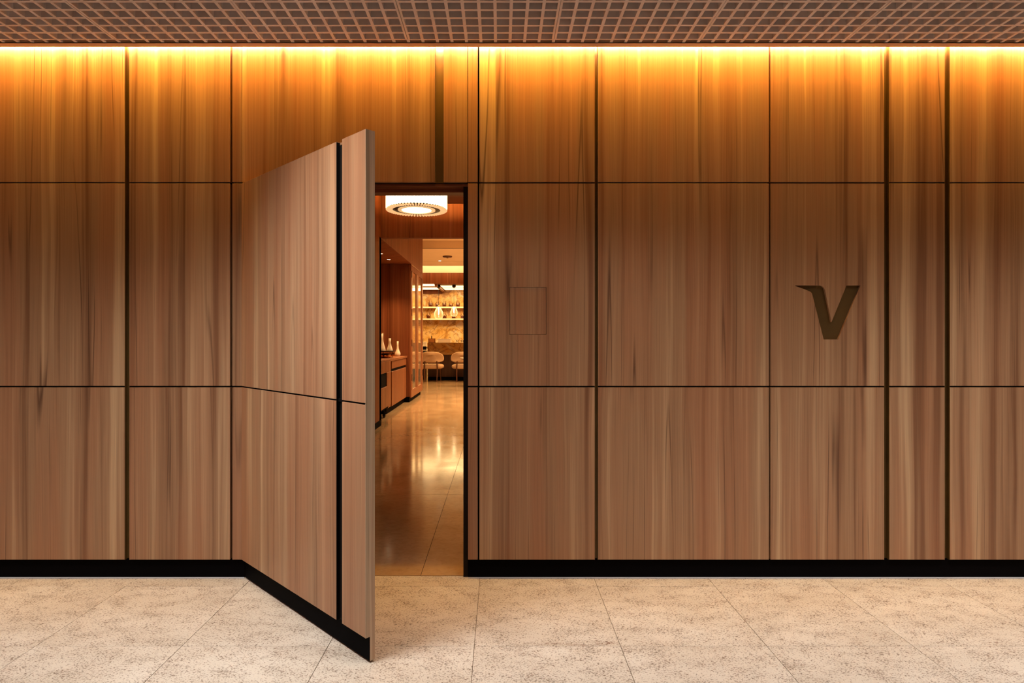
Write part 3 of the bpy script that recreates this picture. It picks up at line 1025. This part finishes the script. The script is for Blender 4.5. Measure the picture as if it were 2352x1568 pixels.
# things on the bar
pb = empty('napkin_box', (-1.655, 18.32, 1.116))
tag(pb, 'long cream box standing on the bar top', 'box')
box('body', -0.185, 0.185, -0.09, 0.09, 0.0, 0.095, 'white_enamel', pb, 0.004)
box('lid', -0.19, 0.19, -0.094, 0.094, 0.095, 0.112, 'white_enamel', pb, 0.003)
wb_ = empty('wooden_caddy', (-2.07, 18.25, 1.116))
tag(wb_, 'tan wooden caddy on the end of the bar', 'caddy')
boxes('tray', [(-0.06, 0.14, -0.1, 0.1, 0.0, 0.012), (-0.06, 0.14, -0.1, -0.088, 0.0, 0.13), (-0.06, 0.14, 0.088, 0.1, 0.0, 0.13), (-0.06, -0.048, -0.1, 0.1, 0.0, 0.13), (0.128, 0.14, -0.1, 0.1, 0.0, 0.13)], 'tan_box', wb_)
bt = empty('dark_bottle', (-2.04, 18.25, 1.128))
tag(bt, 'dark bottle standing in the tan caddy', 'bottle')
lathe('body', [(0, 0), (0.03, 0), (0.032, 0.10), (0.012, 0.14), (0.011, 0.20), (0, 0.20)], 'black', bt, 14)
lathe('cap', [(0.0, 0.222), (0.013, 0.222), (0.013, 0.198)], 'brass', bt, 14)
for x, tl_ in ((-1.13, 'small clear glass tumbler on the bar, further from the cream box'), (-1.28, 'small clear glass tumbler on the bar, next to the cream box')):
    gcup = empty('tumbler', (x, 18.3, 1.116))
    tag(gcup, tl_, 'glass', None, 'tumblers on the bar')
    lathe('bowl', [(0, 0.006), (0.03, 0.004), (0.04, 0.09), (0.037, 0.09), (0.028, 0.012), (0, 0.012)], 'glass', gcup, 18)
    lathe('foot', [(0, 0), (0.031, 0), (0.031, 0.005), (0, 0.005)], 'white_enamel', gcup, 18)

# side station past the bar end
st = empty('service_station', (-2.62, 18.7, 0))
tag(st, 'cream service station beyond the bar end with a dark appliance bay', 'cabinet')
box('body', -0.42, 0.36, -0.2, 0.3, 0.0, 0.86, 'dark_wood', st, 0.003, 1)
box('top', -0.44, 0.38, -0.22, 0.32, 0.86, 0.90, 'white_enamel', st, 0.003)
cbx = empty('storage_box', (-2.65, 18.92, 0.90))
tag(cbx, 'cream storage box standing at the back of the service station', 'box')
box('body', -0.38, 0.38, -0.08, 0.09, 0.0, 0.21, 'white_enamel', cbx, 0.003)
box('lid', -0.385, 0.385, -0.085, 0.095, 0.21, 0.235, 'white_enamel', cbx, 0.003)
cf = empty('coffee_grinder', (-2.29, 18.6, 0.90))
tag(cf, 'small black coffee grinder on the cream service station', 'grinder')
box('body', -0.05, 0.05, -0.07, 0.07, 0.0, 0.10, 'black', cf, 0.006)
box('spout', 0.05, 0.10, -0.02, 0.02, 0.055, 0.075, 'dark_metal', cf, 0.003)

# chairs
def rounded_pad(name, outline, depth_fn, mat, parent, y0, y1, bulge):
    """outline: (x, z) loop; pillow between y0 and y1 with rounded edge"""
    bm = bmesh.new()
    cx = sum(p[0] for p in outline) / len(outline)
    cz = sum(p[1] for p in outline) / len(outline)
    layers = []
    steps = [(0.0, 0.90), (0.12, 0.965), (0.35, 1.0), (0.65, 1.0), (0.88, 0.965), (1.0, 0.90)]
    for t, s in steps:
        layers.append([bm.verts.new((cx + (x - cx) * s, y0 + (y1 - y0) * t + depth_fn(x), cz + (z - cz) * s)) for x, z in outline])
    n = len(outline)
    for a, b_ in zip(layers, layers[1:]):
        for i in range(n):
            j = (i + 1) % n
            bm.faces.new((a[i], a[j], b_[j], b_[i]))
    for lay, yy in ((layers[0], y0 - bulge), (layers[-1], y1 + bulge)):
        inner = [bm.verts.new((cx + (v.co.x - cx) * 0.55, v.co.y + (yy - (y0 if lay is layers[0] else y1)) * 0.8 - depth_fn(v.co.x) * .45, cz + (v.co.z - cz) * 0.55)) for v in lay]
        for i in range(n):
            j = (i + 1) % n
            bm.faces.new((lay[i], lay[j], inner[j], inner[i]))
        bm.faces.new(inner)
    return fin(name, bm, mat, parent, smooth=True)


def make_chair():
    t = empty('lounge_chair', (0, 0, 0))
    ol = []
    hw = 0.36
    for k in range(40):          # wide shell back, flat below and domed above
        a = 2 * math.pi * k / 40
        c, s = math.cos(a), math.sin(a)
        x = hw * math.copysign(abs(c) ** 0.75, c)
        z = 0.665 + (0.20 * abs(s) ** 0.8 if s > 0 else -0.108 * abs(s) ** 0.55)
        ol.append((x, z))
    bk = rounded_pad('backrest', ol, lambda x: 0.9 * x * x, 'cream', t, -0.02, 0.055, 0.012)
    ol = []
    for k in range(36):
        a = 2 * math.pi * k / 36
        c, s = math.cos(a), math.sin(a)
        ol.append((0.345 * math.copysign(abs(c) ** 0.45, c), 0.437 + 0.070 * math.copysign(abs(s) ** 0.7, s)))
    rounded_pad('seat', ol, lambda x: 0.0, 'cream', t, 0.05, 0.56, 0.02)
    for s in (-1, 1):
        tubes('leg', [((s * 0.175, -0.03, 0.0), (s * 0.185, 0.02, 0.40), 0.012, 0.020), ((s * 0.185, 0.02, 0.40), (s * 0.17, 0.012, 0.60), 0.020, 0.017)], 'leg_wood', t, 10)
        tubes('leg', [((s * 0.23, 0.55, 0.0), (s * 0.22, 0.49, 0.39), 0.012, 0.020)], 'leg_wood', t, 10)
    tubes('back_rail', [((-0.25, 0.05, 0.553), (0.25, 0.05, 0.553), 0.013)], 'leg_wood', t, 10)
    return t


c1 = make_chair()
c1.location = (-1.965, 17.36, 0)
tag(c1, 'cream shell back lounge chair at the bar end next to the wine cabinet', 'chair', None, 'chairs along the bar')
c2 = copy_tree(c1)
c2.location = (-1.045, 17.36, 0)
c2['label'] = 'cream shell back lounge chair with the round table edge in front of it'

# round table, mostly behind the door jamb
rt = empty('round_table', (-0.60, 15.9, 0))
tag(rt, 'round pedestal table with a pale thin top in front of the bar chairs', 'table')
lathe('top', [(0, 0.715), (0.40, 0.715), (0.44, 0.735), (0.44, 0.745), (0.0, 0.748)], 'ceramic', rt, 40)
lathe('underside', [(0, 0.70), (0.36, 0.70), (0.41, 0.716), (0, 0.716)], 'dark_metal', rt, 40)
lathe('pedestal', [(0.24, 0.0), (0.24, 0.015), (0.05, 0.04), (0.04, 0.3), (0.05, 0.68), (0.12, 0.70)], 'dark_metal', rt, 28)

# ceiling fittings in the lounge
ve = empty('smoke_detector', (-1.32, 15.35, ZC))
tag(ve, 'low round dark fitting on the lounge ceiling', 'ceiling fitting')
lathe('base', [(0, 0), (0.12, 0), (0.12, -0.02), (0.10, -0.035), (0, -0.035)], 'leg_wood', ve)
lathe('nozzle', [(0, -0.035), (0.03, -0.035), (0.02, -0.06), (0, -0.06)], 'brass', ve)
dl = empty('ceiling_spot', (-1.60, 16.25, ZC))
tag(dl, 'tiny lit spot in the lounge ceiling near the bar', 'light')
lathe('bezel', [(0.035, 0.0), (0.05, -0.008), (0.052, 0.0)], 'brass', dl)
lathe('lens', [(0, -0.008), (0.035, -0.006), (0.035, 0)], 'spot', dl)
